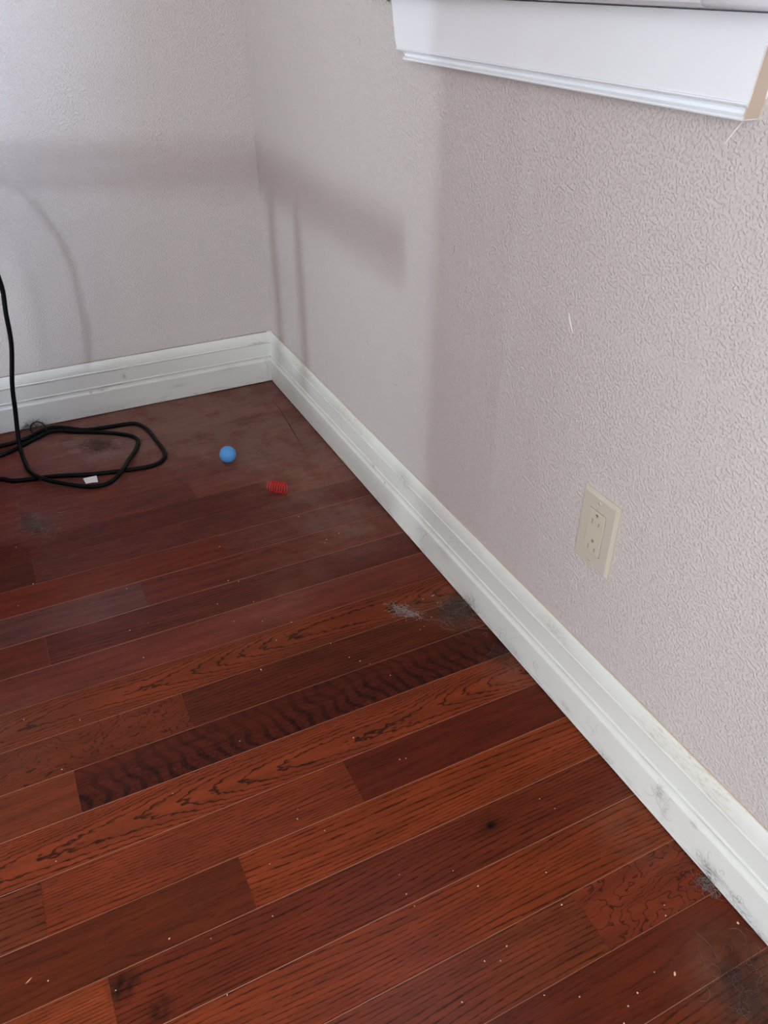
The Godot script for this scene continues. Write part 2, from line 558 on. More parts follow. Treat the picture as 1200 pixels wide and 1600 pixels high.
# dirt marks on the boards: [along, height, radius along, radius up, strength, warm]
func board_picture(len: float, marks: Array, warmth: float, seed_n: int) -> ImageTexture:
	var w := 1800
	var h := 140
	var data := PackedByteArray()
	data.resize(w * h * 3)
	var k := 0
	for j in h:
		var y := (1.0 - (j + 0.5) / h) * 0.15
		for i in w:
			var s := (i + 0.5) / w * len
			var r := 227.0
			var g := 228.0
			var b := 222.0
			# yellowed, speckled cap and worn edges
			var n := n_fine.get_noise_2d(s * 55.0 + seed_n, y * 190.0)
			var cap := smoothstep(0.112, 0.124, y)
			var wm := cap * warmth * smoothstep(-0.35, 0.5, n_soft.get_noise_2d(s * 4.0 + seed_n, 1.0) + 0.25)
			var d := wm * (0.25 + 0.9 * smoothstep(0.05, 0.5, n))
			r -= 16.0 * d; g -= 23.0 * d; b -= 34.0 * d
			# uneven darker lines in the hollows
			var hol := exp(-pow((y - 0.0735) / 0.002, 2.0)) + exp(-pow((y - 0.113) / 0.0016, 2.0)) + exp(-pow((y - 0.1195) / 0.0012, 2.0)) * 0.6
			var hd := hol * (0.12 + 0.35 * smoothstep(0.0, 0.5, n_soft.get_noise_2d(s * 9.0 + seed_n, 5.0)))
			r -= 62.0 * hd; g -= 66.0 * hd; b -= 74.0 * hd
			# a greyer foot with wisps
			var ft := (1.0 - smoothstep(0.0, 0.03, y)) * smoothstep(0.15, 0.6, n_fine.get_noise_2d(s * 16.0, y * 90.0 + seed_n))
			r -= 26.0 * ft; g -= 26.0 * ft; b -= 25.0 * ft
			for m in marks:
				var e := pow((s - m[0]) / m[2], 2.0) + pow((y - m[1]) / m[3], 2.0)
				if e < 4.0:
					var a: float = m[4] * exp(-e) * (0.35 + 1.1 * smoothstep(-0.2, 0.5, n_fine.get_noise_2d(s * 130.0 + m[0] * 9.0, y * 210.0)))
					r -= 62.0 * a; g -= 62.0 * a; b -= 60.0 * a
			data[k] = clampi(int(r), 0, 255)
			data[k + 1] = clampi(int(g), 0, 255)
			data[k + 2] = clampi(int(b), 0, 255)
			k += 3
	return image_texture(w, h, data)

func board(right: bool, to: float, pic_len: float, m: StandardMaterial3D, called: String) -> MeshInstance3D:
	var st := flat()
	var at := func(d: float, y: float, s: float) -> Vector3:
		return V(T - d, y, s) if right else V(-s, y, -T + d)
	var pts := [[0.0, 0.0022]] + PROFILE
	var cuts := [0.0, 0.3, 0.6, 0.9, 1.2, 1.6, 2.0, to] if to > 2.0 else [0.0, to]
	for i in pts.size() - 1:
		var a: Array = pts[i]
		var b: Array = pts[i + 1]
		for c in cuts.size() - 1:
			var q := []
			for e in [[a, c], [b, c], [b, c + 1], [a, c + 1]]:
				var d: float = e[0][0]
				var s: float = cuts[e[1]]
				if e[1] == 0:
					s = -T + d        # mitre in the corner
				q.append([at.call(d, e[0][1], s), Vector2(s / pic_len, 1.0 - e[0][1] / 0.15)])
			var nrm := V(b[1] - a[1], 0, 0) * -1.0 + V(0, a[0] - b[0], 0) if right else V(0, a[0] - b[0], b[1] - a[1])
			nrm = nrm if nrm.length() > 1e-6 else Vector3.UP
			var v: Vector3 = (q[1][0] - q[0][0]).cross(q[2][0] - q[0][0])
			var order := [0, 2, 1, 0, 3, 2] if v.dot(nrm) > 0.0 else [0, 1, 2, 0, 2, 3]
			for o in order:
				st.set_uv(q[o][1])
				st.add_vertex(q[o][0])
	return obj(called, done(st), m)

func baseboards() -> void:
	var marks_r := [[0.975, 0.055, 0.02, 0.01, 0.35, 0], [1.09, 0.012, 0.035, 0.016, 0.55, 0], [0.05, 0.085, 0.03, 0.05, 0.28, 0], [0.17, 0.05, 0.045, 0.05, 0.22, 0], [0.11, 0.11, 0.04, 0.02, 0.25, 0],
		[0.66, 0.075, 0.006, 0.004, 0.9, 0], [0.72, 0.066, 0.003, 0.002, 0.9, 0], [0.80, 0.125, 0.03, 0.012, 0.5, 0], [1.21, 0.012, 0.03, 0.01, 0.4, 0], [1.36, 0.018, 0.012, 0.006, 0.5, 0],
		[1.455, 0.008, 0.02, 0.006, 0.6, 0], [1.56, 0.052, 0.007, 0.012, 0.7, 0], [1.575, 0.035, 0.005, 0.02, 0.4, 0], [1.66, 0.018, 0.016, 0.010, 0.95, 0], [1.70, 0.02, 0.03, 0.004, 0.6, 0], [1.73, 0.008, 0.05, 0.006, 0.6, 0],
		[1.30, 0.128, 0.03, 0.008, 0.35, 0], [1.62, 0.060, 0.006, 0.004, 0.5, 0], [0.45, 0.125, 0.1, 0.014, 0.3, 0], [0.30, 0.130, 0.05, 0.01, 0.35, 0]]
	var mr := mat(Color.WHITE, 0.38)
	mr.albedo_texture = board_picture(2.2, marks_r, 0.85, 11)
	structure(board(true, ROOM_N, 2.2, mr, "baseboard_right"), "white moulded baseboard along the right wall, scuffed and hairy with dust", "baseboard")
	var marks_b := [[0.395, 0.092, 0.004, 0.007, 0.9, 0], [0.485, 0.066, 0.004, 0.003, 0.8, 0], [0.455, 0.067, 0.012, 0.0025, 0.7, 0], [0.12, 0.062, 0.02, 0.006, 0.35, 0], [0.26, 0.040, 0.02, 0.004, 0.4, 0],
		[0.03, 0.117, 0.03, 0.003, 0.7, 0], [0.62, 0.014, 0.03, 0.016, 0.4, 0], [0.45, 0.012, 0.06, 0.012, 0.25, 0], [0.008, 0.04, 0.006, 0.05, 0.3, 0]]
	var mb := mat(Color.WHITE, 0.38)
	mb.albedo_texture = board_picture(2.2, marks_b, 0.35, 31)
	structure(board(false, -ROOM_L, 2.2, mb, "baseboard_back"), "white moulded baseboard along the back wall behind the cord", "baseboard")
	# beads of yellowed caulk along the top edges, back one darkened as shadow line
	for right in [true, false]:
		var st := start()
		var pts := PackedVector3Array()
		var s := 0.0
		var end := 2.3 if right else 1.5
		var r := RandomNumberGenerator.new()
		r.seed = 5
		while s < end:
			var q := 0.1425 + 0.0005 * sin(s * 31.0)
			pts.append(V(T - 0.0004, q, s) if right else V(-s, q, -T + 0.0004))
			s += 0.025
		tube(st, pts, 0.0013, 6)
		obj("caulk_bead", done(st), mat(rgb(196, 178, 152) if right else rgb(150, 132, 120), 0.7), get_node("baseboard_right" if right else "baseboard_back"))

# ------------------------------------------------------------------ window over the right wall
func prism_x(st: SurfaceTool, poly: Array, x0: float, x1: float) -> void:   # poly of (z, y)
	var c := Vector2.ZERO
	for p in poly:
		c += p / poly.size()
	var n := poly.size()
	for i in n:
		var a: Vector2 = poly[i]
		var b: Vector2 = poly[(i + 1) % n]
		quad(st, V(x0, a.y, a.x), V(x0, b.y, b.x), V(x0, c.y, c.x), V(x0, c.y, c.x), Vector3.LEFT)
		var m := (a + b) * 0.5 - c
		var e := V(0, b.x - a.x, -(b.y - a.y))
		if e.dot(V(0, m.y, m.x)) < 0.0:
			e = -e
		quad(st, V(x0, a.y, a.x), V(x0, b.y, b.x), V(x1, b.y, b.x), V(x1, a.y, a.x), e)

func window_in_right_wall() -> void:
	var w := root("window_1")
	structure(w, "white window trim on the right wall, only its apron and stool edge in view", "window")
	var white := mat(rgb(238, 241, 244), 0.32)
	var st := flat()
	prism_x(st, [Vector2(0.752, 0.9335), Vector2(0.766, 0.879), Vector2(0.7715, 0.8685), Vector2(1.4415, 0.8685), Vector2(1.4485, 0.9335)], -0.0055, T)
	var apron := obj("apron", done(st), white, w)
	# moulding along the lower edge of the apron: fillet, cove, bead
	var prof := [[-0.0050, 0.8685], [-0.0050, 0.8680], [-0.0066, 0.8676], [-0.0070, 0.8664], [-0.0058, 0.8648], [-0.0005, 0.8634], [0.0022, 0.8606], [0.0006, 0.8580], [-0.0058, 0.8562], [-0.0068, 0.8548], [-0.0062, 0.8536], [T, 0.8532]]
	st = flat()
	for i in prof.size() - 1:
		var q := []
		for e in [[i, 0], [i + 1, 0], [i + 1, 1], [i, 1]]:
			var a: Array = prof[e[0]]
			var t: float = (0.8685 - a[1]) / 0.0153
			q.append(V(a[0], a[1], lerpf(0.7715, 0.799, t * t * 0.5 + t * 0.5) if e[1] == 0 else 1.4415 - 0.003 * t))
		quad(st, q[0], q[1], q[2], q[3], V(-(prof[i][1] - prof[i + 1][1]), prof[i + 1][0] - prof[i][0], 0) if i < prof.size() - 2 else Vector3.DOWN)
	for side in 2:      # closed ends
		for i in prof.size() - 1:
			var a: Array = prof[i]
			var b: Array = prof[i + 1]
			var z := func(y: float) -> float:
				var t: float = (0.8685 - y) / 0.0153
				return lerpf(0.7715, 0.799, t * t * 0.5 + t * 0.5) if side == 0 else 1.4415 - 0.003 * t
			quad(st, V(a[0], a[1], z.call(a[1])), V(b[0], b[1], z.call(b[1])), V(T, b[1], z.call(b[1])), V(T, a[1], z.call(a[1])), V(0, 0, -1 if side == 0 else 1))
	obj("apron_moulding", done(st), white, apron)
	# beige end face and a line of filler at the near end
	st = flat()
	prism_x(st, [Vector2(1.4380, 0.8545), Vector2(1.4408, 0.8685), Vector2(1.4487, 0.9335), Vector2(1.4500, 0.9335), Vector2(1.4422, 0.8685), Vector2(1.4395, 0.8545)], -0.0040, T)
	obj("apron_beige_end", done(st), mat(rgb(208, 190, 172), 0.6), apron)
	st = start()
	tube(st, smooth_path([V(T, 0.894, 1.4535), V(T, 0.886, 1.4478), V(T - 0.0004, 0.876, 1.4440), V(T, 0.870, 1.4425)], 4), 0.0016, 6, true)
	obj("filler_line", done(st), mat(rgb(246, 244, 240), 0.5), apron)
	# the stool: a board with a rounded nose, and the dark gap under it
	st = flat()
	var nose := [[0.10, 0.9362], [-0.030, 0.9362], [-0.0345, 0.9372], [-0.0375, 0.940], [-0.0388, 0.945], [-0.0388, 0.950], [-0.0375, 0.955], [-0.0345, 0.9578], [-0.030, 0.9588], [0.10, 0.9588]]
	for i in nose.size():
		var a: Array = nose[i]
		var b: Array = nose[(i + 1) % nose.size()]
		var nn := V(-(b[1] - a[1]), b[0] - a[0], 0)
		if nn.dot(V((a[0] + b[0]) / 2 - 0.03, (a[1] + b[1]) / 2 - 0.9475, 0)) < 0.0:
			nn = -nn
		quad(st, V(a[0], a[1], 0.805), V(b[0], b[1], 0.805), V(b[0], b[1], 1.395), V(a[0], a[1], 1.395), nn)
	for s in [0, 1]:
		for i in nose.size() - 2:
			var z := 0.805 if s == 0 else 1.395
			quad(st, V(0.05, 0.9475, z), V(nose[i][0], nose[i][1], z), V(nose[i + 1][0], nose[i + 1][1], z), V(0.05, 0.9475, z), V(0, 0, -1 if s == 0 else 1))
	for s in [0, 1]:    # horns in front of the wall
		var za := 0.725 if s == 0 else 1.395
		var zb := 0.805 if s == 0 else 1.475
		var hst := chamfered(V(-0.0388, 0.9362, za), V(T, 0.9588, zb), 0.004)
		st.append_from(hst, 0, Transform3D.IDENTITY)
	obj("stool", done(st), mat(rgb(214, 213, 218), 0.25), w)
	# the sash and its pane in the opening
	var fm := mat(rgb(236, 238, 240), 0.4)
	for s in [0.80, 1.36]:
		obj("sash_stile", chamfered(V(0.09, 0.96, s), V(0.13, 2.05, s + 0.04), 0.004), fm, w)
	for y in [0.96, 1.48, 2.01]:
		obj("sash_rail", chamfered(V(0.09, y, 0.84), V(0.13, y + 0.04, 1.36), 0.004), fm, w)
	var gm := mat(Color(1, 1, 1, 0.06), 0.02)
	gm.transparency = BaseMaterial3D.TRANSPARENCY_ALPHA
	for y in [1.0, 1.52]:
		obj("pane", chamfered(V(0.108, y, 0.84), V(0.112, y + 0.49, 1.36), 0.0005), gm, w)

# ------------------------------------------------------------------ outlet
func outlet() -> void:
	var o := thing("wall_outlet", "almond duplex outlet with rectangular face on the right wall above the baseboard", "outlet", V(T, 0.3405, 1.3435))
	var pm := mat(rgb(196, 189, 172), 0.4)
	# cover plate: bevelled rim, flat face with an opening of 34 x 68 mm; x points into the wall
	var hy := 0.0572
	var hz := 0.0355
	var st := flat()
	var out := [[0.0, 0.0], [-0.0022, 0.0002], [-0.0052, 0.0030], [-0.0062, 0.0046]]
	var rect := func(x: float, a: float, b: float) -> Array:
		return [V(x, -a, -b), V(x, -a, b), V(x, a, b), V(x, a, -b)]
	var rings := []
	for e in out:
		rings.append(rect.call(e[0], hy - e[1], hz - e[1]))
	rings.append(rect.call(-0.0062, 0.0338, 0.0168))
	rings.append(rect.call(-0.0010, 0.0336, 0.0166))
	for r in rings.size() - 1:
		for i in 4:
			var i2 := (i + 1) % 4
			var c: Vector3 = (rings[r][i] + rings[r][i2]) * 0.5
			var n := V(-0.3, c.y * 20.0, c.z * 20.0) if r < 3 else (Vector3.LEFT if r == 3 else V(0, -c.y, -c.z))
			quad(st, rings[r][i], rings[r][i2], rings[r + 1][i2], rings[r + 1][i], n)
	obj("cover_plate", done(st), pm, o)
	# receptacle face with slots cut in by booleans
	var rm := mat(rgb(198, 191, 172), 0.4)
	var cs := CSGCombiner3D.new()
	cs.name = "receptacle"
	cs.material_override = rm
	o.add_child(cs, true)
	var face := CSGMesh3D.new()
	face.mesh = chamfered(V(-0.0074, -0.0330, -0.0160), V(0.0, 0.0330, 0.0160), 0.0007)
	face.name = "receptacle_face"
	cs.add_child(face)
	for s in [1.0, -1.0]:
		var cy: float = 0.0070 if s > 0.0 else -0.0340
		for q in [[-0.0064, 0.0080], [0.0064, 0.0066]]:
			var b := CSGBox3D.new()
			b.size = V(0.006, q[1], 0.0026)
			b.position = V(-0.0064, cy + 0.0085, q[0])
			b.operation = CSGShape3D.OPERATION_SUBTRACTION
			b.name = "slot_opening"
			cs.add_child(b, true)
		var h := CSGCylinder3D.new()
		h.radius = 0.0027
		h.height = 0.010
		h.sides = 20
		h.rotation.z = PI / 2
		h.position = V(-0.0044, cy + 0.0200, 0)
		h.operation = CSGShape3D.OPERATION_SUBTRACTION
		h.name = "ground_opening"
		cs.add_child(h, true)
	var dark := mat(rgb(40, 36, 32), 0.6)
	for s in [1.0, -1.0]:
		var cy: float = 0.0070 if s > 0.0 else -0.0340
		st = flat()
		tube(st, PackedVector3Array([V(-0.0050, cy + 0.0200, 0), V(0.0004, cy + 0.0200, 0)]), 0.00262, 20)
		obj("ground_hole_dark", done(st), dark, o)  # dark plug that paints the shade inside the ground hole
		for q in [[-0.0064, 0.0080], [0.0064, 0.0066]]:
			obj("slot_lit_contact", chamfered(V(-0.0040, cy + 0.0085 - q[1] / 2, q[0] - 0.0012), V(-0.0034, cy + 0.0085 + q[1] / 2, q[0] + 0.0012), 0.0001), mat(rgb(140, 130, 112), 0.4), o)  # coloured pale to paint in light caught by the slot edges
	for y in [0.0462, -0.0462]:
		st = start()
		var rr := 0.0030
		for i in 20:
			var a := TAU * i / 20
			var b := TAU * (i + 1) / 20
			var p := V(-0.0070, y, 0)
			var q0 := V(-0.0068, y + cos(a) * rr * 0.7, sin(a) * rr * 0.7)
			var q1 := V(-0.0068, y + cos(b) * rr * 0.7, sin(b) * rr * 0.7)
			var e0 := V(-0.0060, y + cos(a) * rr, sin(a) * rr)
			var e1 := V(-0.0060, y + cos(b) * rr, sin(b) * rr)
			quad(st, p, q0, q1, p, Vector3.LEFT)
			quad(st, q0, q1, e1, e0, V(-1, cos(a), sin(a)))
		var sc := obj("screw", done(st), pm, o)
		obj("screw_slot", chamfered(V(-0.00715, y - 0.0004, -0.0022), V(-0.0066, y + 0.0004, 0.0022), 0.0001), mat(rgb(120, 110, 96), 0.5), sc)

# ------------------------------------------------------------------ cord
func cord() -> void:
	var c := thing("power_cord", "thick black power cord hanging down and coiled on the floor by the back baseboard", "cord")
	var path := [V(-0.905, 0.62, 0.10), V(-0.893, 0.69, 0.10), V(-0.86, 0.7165, 0.098), V(-0.81, 0.70, 0.095), V(-0.715, 0.61, 0.092), V(-0.642, 0.49, 0.09), V(-0.624, 0.402, 0.09), V(-0.63, 0.332, 0.095), V(-0.637, 0.26, 0.1), V(-0.658, 0.171, 0.105), V(-0.667, 0.112, 0.115), V(-0.678, 0.044, 0.135),
		V(-0.679, 0.014, 0.165), V(-0.671, 0.011, 0.238), V(-0.651, 0.0165, 0.291), V(-0.617, 0.01, 0.317), V(-0.57, 0.0055, 0.349), V(-0.542, 0.0055, 0.361), V(-0.513, 0.01, 0.365), V(-0.485, 0.0165, 0.345),
		V(-0.457, 0.011, 0.287), V(-0.431, 0.0055, 0.236), V(-0.417, 0.0055, 0.197), V(-0.423, 0.0055, 0.166), V(-0.45, 0.0055, 0.137), V(-0.499, 0.0055, 0.103), V(-0.549, 0.0055, 0.076), V(-0.583, 0.007, 0.056),
		V(-0.607, 0.01, 0.059), V(-0.63, 0.011, 0.075), V(-0.651, 0.0055, 0.076), V(-0.693, 0.0055, 0.104), V(-0.728, 0.0055, 0.121), V(-0.80, 0.0055, 0.150), V(-0.84, 0.0055, 0.19), V(-0.80, 0.0055, 0.225),
		V(-0.736, 0.0055, 0.234), V(-0.707, 0.0055, 0.256), V(-0.66, 0.0055, 0.267), V(-0.613, 0.0055, 0.278), V(-0.562, 0.0055, 0.298), V(-0.518, 0.0055, 0.311), V(-0.469, 0.0055, 0.321), V(-0.419, 0.0055, 0.328),
		V(-0.391, 0.0055, 0.319), V(-0.374, 0.0055, 0.295), V(-0.371, 0.0055, 0.258), V(-0.376, 0.0055, 0.206), V(-0.384, 0.0055, 0.14), V(-0.403, 0.0055, 0.1), V(-0.43, 0.0055, 0.091), V(-0.479, 0.0055, 0.086),
		V(-0.527, 0.0055, 0.076), V(-0.571, 0.0055, 0.041), V(-0.604, 0.0055, 0.028), V(-0.632, 0.0055, 0.041), V(-0.657, 0.0055, 0.058), V(-0.69, 0.0055, 0.067), V(-0.724, 0.0055, 0.072), V(-0.9, 0.0055, 0.075)]
	var st := start()
	tube(st, smooth_path(path, 7), 0.0052, 12)
	var km := mat(rgb(5, 5, 6), 0.4)
	km.metallic_specular = 0.25
	obj("cable", done(st), km, c)
	# wire twist tie round the two strands, its loop standing up
	st = start()
	var ring := []
	for i in 15:
		var a := TAU * i / 14.0
		ring.append(V(-0.630 + 0.017 * cos(a) + 0.004 * sin(a), 0.0205 + 0.0190 * sin(a), 0.052 + 0.013 * cos(a)))
	tube(st, smooth_path(ring, 3), 0.0017, 8)
	obj("twist_tie", done(st), mat(rgb(20, 19, 19), 0.5), c)

# ------------------------------------------------------------------ toys and scrap
func toys() -> void:
	var b := thing("toy_ball", "small matte sky-blue ball on the floor left of the red spring", "ball", V(-0.2425, 0.0198, 0.379))
	var s := SphereMesh.new()
	s.radius = 0.0198
	s.height = 0.0396
	s.radial_segments = 48
	s.rings = 24
	var bm := mat(rgb(84, 158, 226), 0.5)
	bm.rim_enabled = true
	bm.rim = 0.3
	obj("shell", s, bm, b)
	var st := start()
	var ring := []
	for i in 33:
		var a := TAU * i / 32.0
		ring.append(V(cos(a) * 0.01982, sin(a) * 0.01982 * 0.8, sin(a) * 0.01982 * 0.6))
	tube(st, PackedVector3Array(ring), 0.00022, 5)
	obj("seam", done(st), mat(rgb(96, 166, 230), 0.5), b)
	var sp := thing("toy_spring", "short red coil spring lying on its side on the floor", "spring", V(-0.183, 0.0136, 0.557))
	st = start()
	var pts := PackedVector3Array()
	var turns := 7.0
	var n := 260
	for i in n + 1:
		var f := float(i) / n
		var a := TAU * turns * f
		pts.append(V((f - 0.5) * 0.041, 0.0124 * sin(a), 0.0124 * cos(a)))
	tube(st, pts, 0.0011, 7)
	var sm := mat(rgb(226, 26, 34), 0.35)
	sm.backlight_enabled = true
	sm.backlight = Color(0.5, 0.05, 0.05)
	obj("coil", done(st), sm, sp)
	sp.rotation.y = -0.72
	# a torn bit of white paper inside the coil of cord
	var pp := thing("paper_scrap", "torn scrap of white paper on the floor inside the coiled black cord", "paper", V(-0.551, 0.0009, 0.322))
	st = start()
	var cnr := [V(-0.0150, 0.0014, -0.0130), V(0.0150, 0.0030, -0.0100), V(0.0135, 0.0002, 0.0160), V(-0.0125, -0.0002, 0.0105)]
	var nu := 5
	for up in [1.0, -1.0]:
		for i in nu:
			for j in nu:
				var q := []
				for e in [[i, j], [i + 1, j], [i + 1, j + 1], [i, j + 1]]:
					var a: float = float(e[0]) / nu
					var bb: float = float(e[1]) / nu
					var v: Vector3 = (cnr[0] as Vector3).lerp(cnr[1], a).lerp((cnr[3] as Vector3).lerp(cnr[2], a), bb)
					v.y += 0.0012 * sin(a * PI) * sin(bb * 2.5) + 0.00012 * up
					q.append(v)
				quad(st, q[0], q[1], q[2], q[3], Vector3.UP * up)
	obj("sheet", done(st), mat(rgb(232, 228, 224), 0.7), pp)

# ------------------------------------------------------------------ dust, hair and crumbs
func hairs(r: RandomNumberGenerator, n: int, sx: float, sz: float, h: float, length: float, rad: float, turn: float) -> ArrayMesh:
	var st := start()
	var ct := cos(turn)
	var sn := sin(turn)
	for i in n:
		var a := r.randfn(0.0, 0.5) * sx
		var b := r.randfn(0.0, 0.5) * sz
		var p := V(a * ct - b * sn, 0, a * sn + b * ct)
		var fall := exp(-2.0 * (pow(a / sx, 2.0) + pow(b / sz, 2.0)))
		p.y = rad + r.randf() * h * fall
		var dir := r.randf() * TAU
		var curl := r.randfn(0.0, 0.55)
		var l := length * r.randf_range(0.4, 1.2)
		var pts := PackedVector3Array()
		var steps := 8
		for k in steps:
			pts.append(p)
			dir += curl + r.randfn(0.0, 0.18)
			p += V(cos(dir), r.randfn(0.0, 0.22), sin(dir)) * (l / steps)
			p.y = clampf(p.y, rad, h + rad)
		tube(st, pts, rad, 3)
	return done(st)

func clump(at: Vector3, sx: float, sz: float, h: float, n: int, length: float, turn: float, c: Color, label: String, seed_n: int) -> void:
	var r := RandomNumberGenerator.new()
	r.seed = seed_n
	var o := thing("dust_clump", label, "dust clump", at)
	var hm := mat(c, 0.9)
	hm.metallic_specular = 0.1
	var hl := mat(c.lightened(0.22), 0.8)
	hl.metallic_specular = 0.15
	var f := obj("fluff", hairs(r, n, sx, sz, h, length, 0.00017, turn), hm, o)
	f.set_meta("kind", "stuff")
	var g := obj("loose_hair", hairs(r, maxi(8, n / 9), sx * 1.4, sz * 1.4, h, length * 1.3, 0.00020, turn), hl, o)
	g.set_meta("kind", "stuff")

func litter() -> void:
	var grey := rgb(112, 98, 90)
	var dark := rgb(74, 64, 60)
	clump(V(-0.685, 0, 0.452), 0.018, 0.055, 0.014, 240, 0.030, -0.35, grey, "grey dust clump alone on the floor in front of the coiled cord", 1)
	clump(V(-0.506, 0, 0.160), 0.055, 0.045, 0.008, 260, 0.034, 0.6, dark, "flat dark dust clump lying inside the far end of the cord coil", 2)
	clump(V(-0.640, 0, 0.012), 0.040, 0.014, 0.034, 240, 0.030, 0.0, rgb(96, 84, 80), "fuzzy dust clump round the cord tie against the back baseboard", 3)
	clump(V(-0.028, 0, 1.075), 0.026, 0.036, 0.014, 330, 0.034, 0.4, rgb(104, 90, 84), "round tangled grey dust clump touching the right baseboard mid length", 4)
	clump(V(-0.113, 0, 1.034), 0.030, 0.008, 0.004, 130, 0.022, 0.95, rgb(168, 152, 148), "thin pale wisp of lint left of the tangled grey clump", 5)
	clump(V(-0.058, 0, 1.782), 0.036, 0.052, 0.010, 300, 0.030, 0.5, rgb(84, 68, 62), "large grey dust clump in the lower right corner of the floor", 6)
	clump(V(-0.008, 0, 1.668), 0.008, 0.012, 0.010, 90, 0.016, 0.0, rgb(136, 126, 120), "tiny grey dust ball tucked against the right baseboard at a plank seam", 7)
	clump(V(-0.016, 0, 1.212), 0.016, 0.030, 0.004, 90, 0.024, 0.0, dark, "faint dark dust at the foot of the right baseboard below the outlet", 8)
	# hair stuck to the face of the right baseboard
	var br: Node3D = get_node("baseboard_right")
	var r := RandomNumberGenerator.new()
	r.seed = 77
	var st := start()
	for m in [[0.80, 0.128, 9, 0.03], [0.84, 0.10, 3, 0.06], [0.90, 0.05, 3, 0.06], [0.66, 0.09, 4, 0.02], [0.99, 0.09, 4, 0.03], [1.08, 0.02, 8, 0.03], [1.19, 0.03, 5, 0.03], [1.28, 0.04, 3, 0.03], [1.56, 0.05, 7, 0.03], [1.66, 0.02, 12, 0.02], [1.71, 0.015, 6, 0.03], [1.42, 0.03, 4, 0.02], [0.48, 0.12, 4, 0.03], [1.0, 0.128, 6, 0.03], [0.62, 0.128, 5, 0.03]]:
		for i in m[2]:
			var z: float = m[0] + r.randfn(0.0, 0.012)
			var y: float = m[1] + r.randfn(0.0, 0.008)
			var a := r.randf() * TAU
			var cu := r.randfn(0.0, 0.35)
			var pts := PackedVector3Array()
			for k in 8:
				var d := 0.0143 if y < 0.064 else (0.0112 if y < 0.118 else lerpf(0.0090, 0.001, clampf((y - 0.1187) / 0.024, 0.0, 1.0)))
				pts.append(V(T - d, clampf(y, 0.003, 0.142), z))
				a += cu + r.randfn(0.0, 0.2)
				y += sin(a) * m[3] / 8.0
				z += cos(a) * m[3] / 8.0
			tube(st, pts, 0.00013, 3)
	var hr := obj("stuck_hair", done(st), mat(rgb(150, 142, 136), 0.8), br)
	hr.set_meta("kind", "stuff")
	# dark lint hanging at the wall left of the apron
	for q in [[0.662, 0.9285, 0.0045, "dark fluff lump on the wall, farther from the white window apron"], [0.712, 0.9265, 0.0060, "dark fluff lump on the wall, closest to the white window apron"]]:
		var o := thing("fluff_lump", q[3], "fluff", V(T - 0.004, q[1], q[0]), "dark fluff lumps above the apron's left end")
		st = start()
		for i in 60:
			var pts := PackedVector3Array()
			var p0 := V(r.randfn(0.0, 0.25) * 0.004, r.randf() * 0.012, r.randfn(0.0, 0.4) * q[2])
			var a := r.randf() * TAU
			for k in 7:
				p0.x = clampf(p0.x, -0.003, 0.0032)
				pts.append(p0)
				a += r.randfn(0.2, 0.5)
				p0 += V(r.randfn(0.0, 0.3), sin(a), cos(a) * 0.8) * 0.0012
			tube(st, pts, 0.0003, 3)
		var fl := obj("lint", done(st), mat(rgb(70, 62, 64), 0.9), o)
		fl.set_meta("kind", "stuff")
	st = start()
	for q in [[0.86, 0.60, 0.010, 0.9], [0.60, 0.93, 0.014, 0.3], [0.30, 0.75, 0.010, 2.0], [0.335, 0.62, 0.008, 1.1]]:
		var pts := PackedVector3Array()
		var p0 := V(T - 0.0003, q[0], q[1])
		var a: float = q[3]
		for k in 8:
			pts.append(p0)
			a += 0.35
			p0 += V(0, sin(a), cos(a)) * q[2] / 4.0
		tube(st, pts, 0.0002, 4)
	var wh := obj("stuck_hair", done(st), mat(rgb(120, 108, 104), 0.8), get_node("wall_right"))
	wh.set_meta("kind", "stuff")
	crumbs()

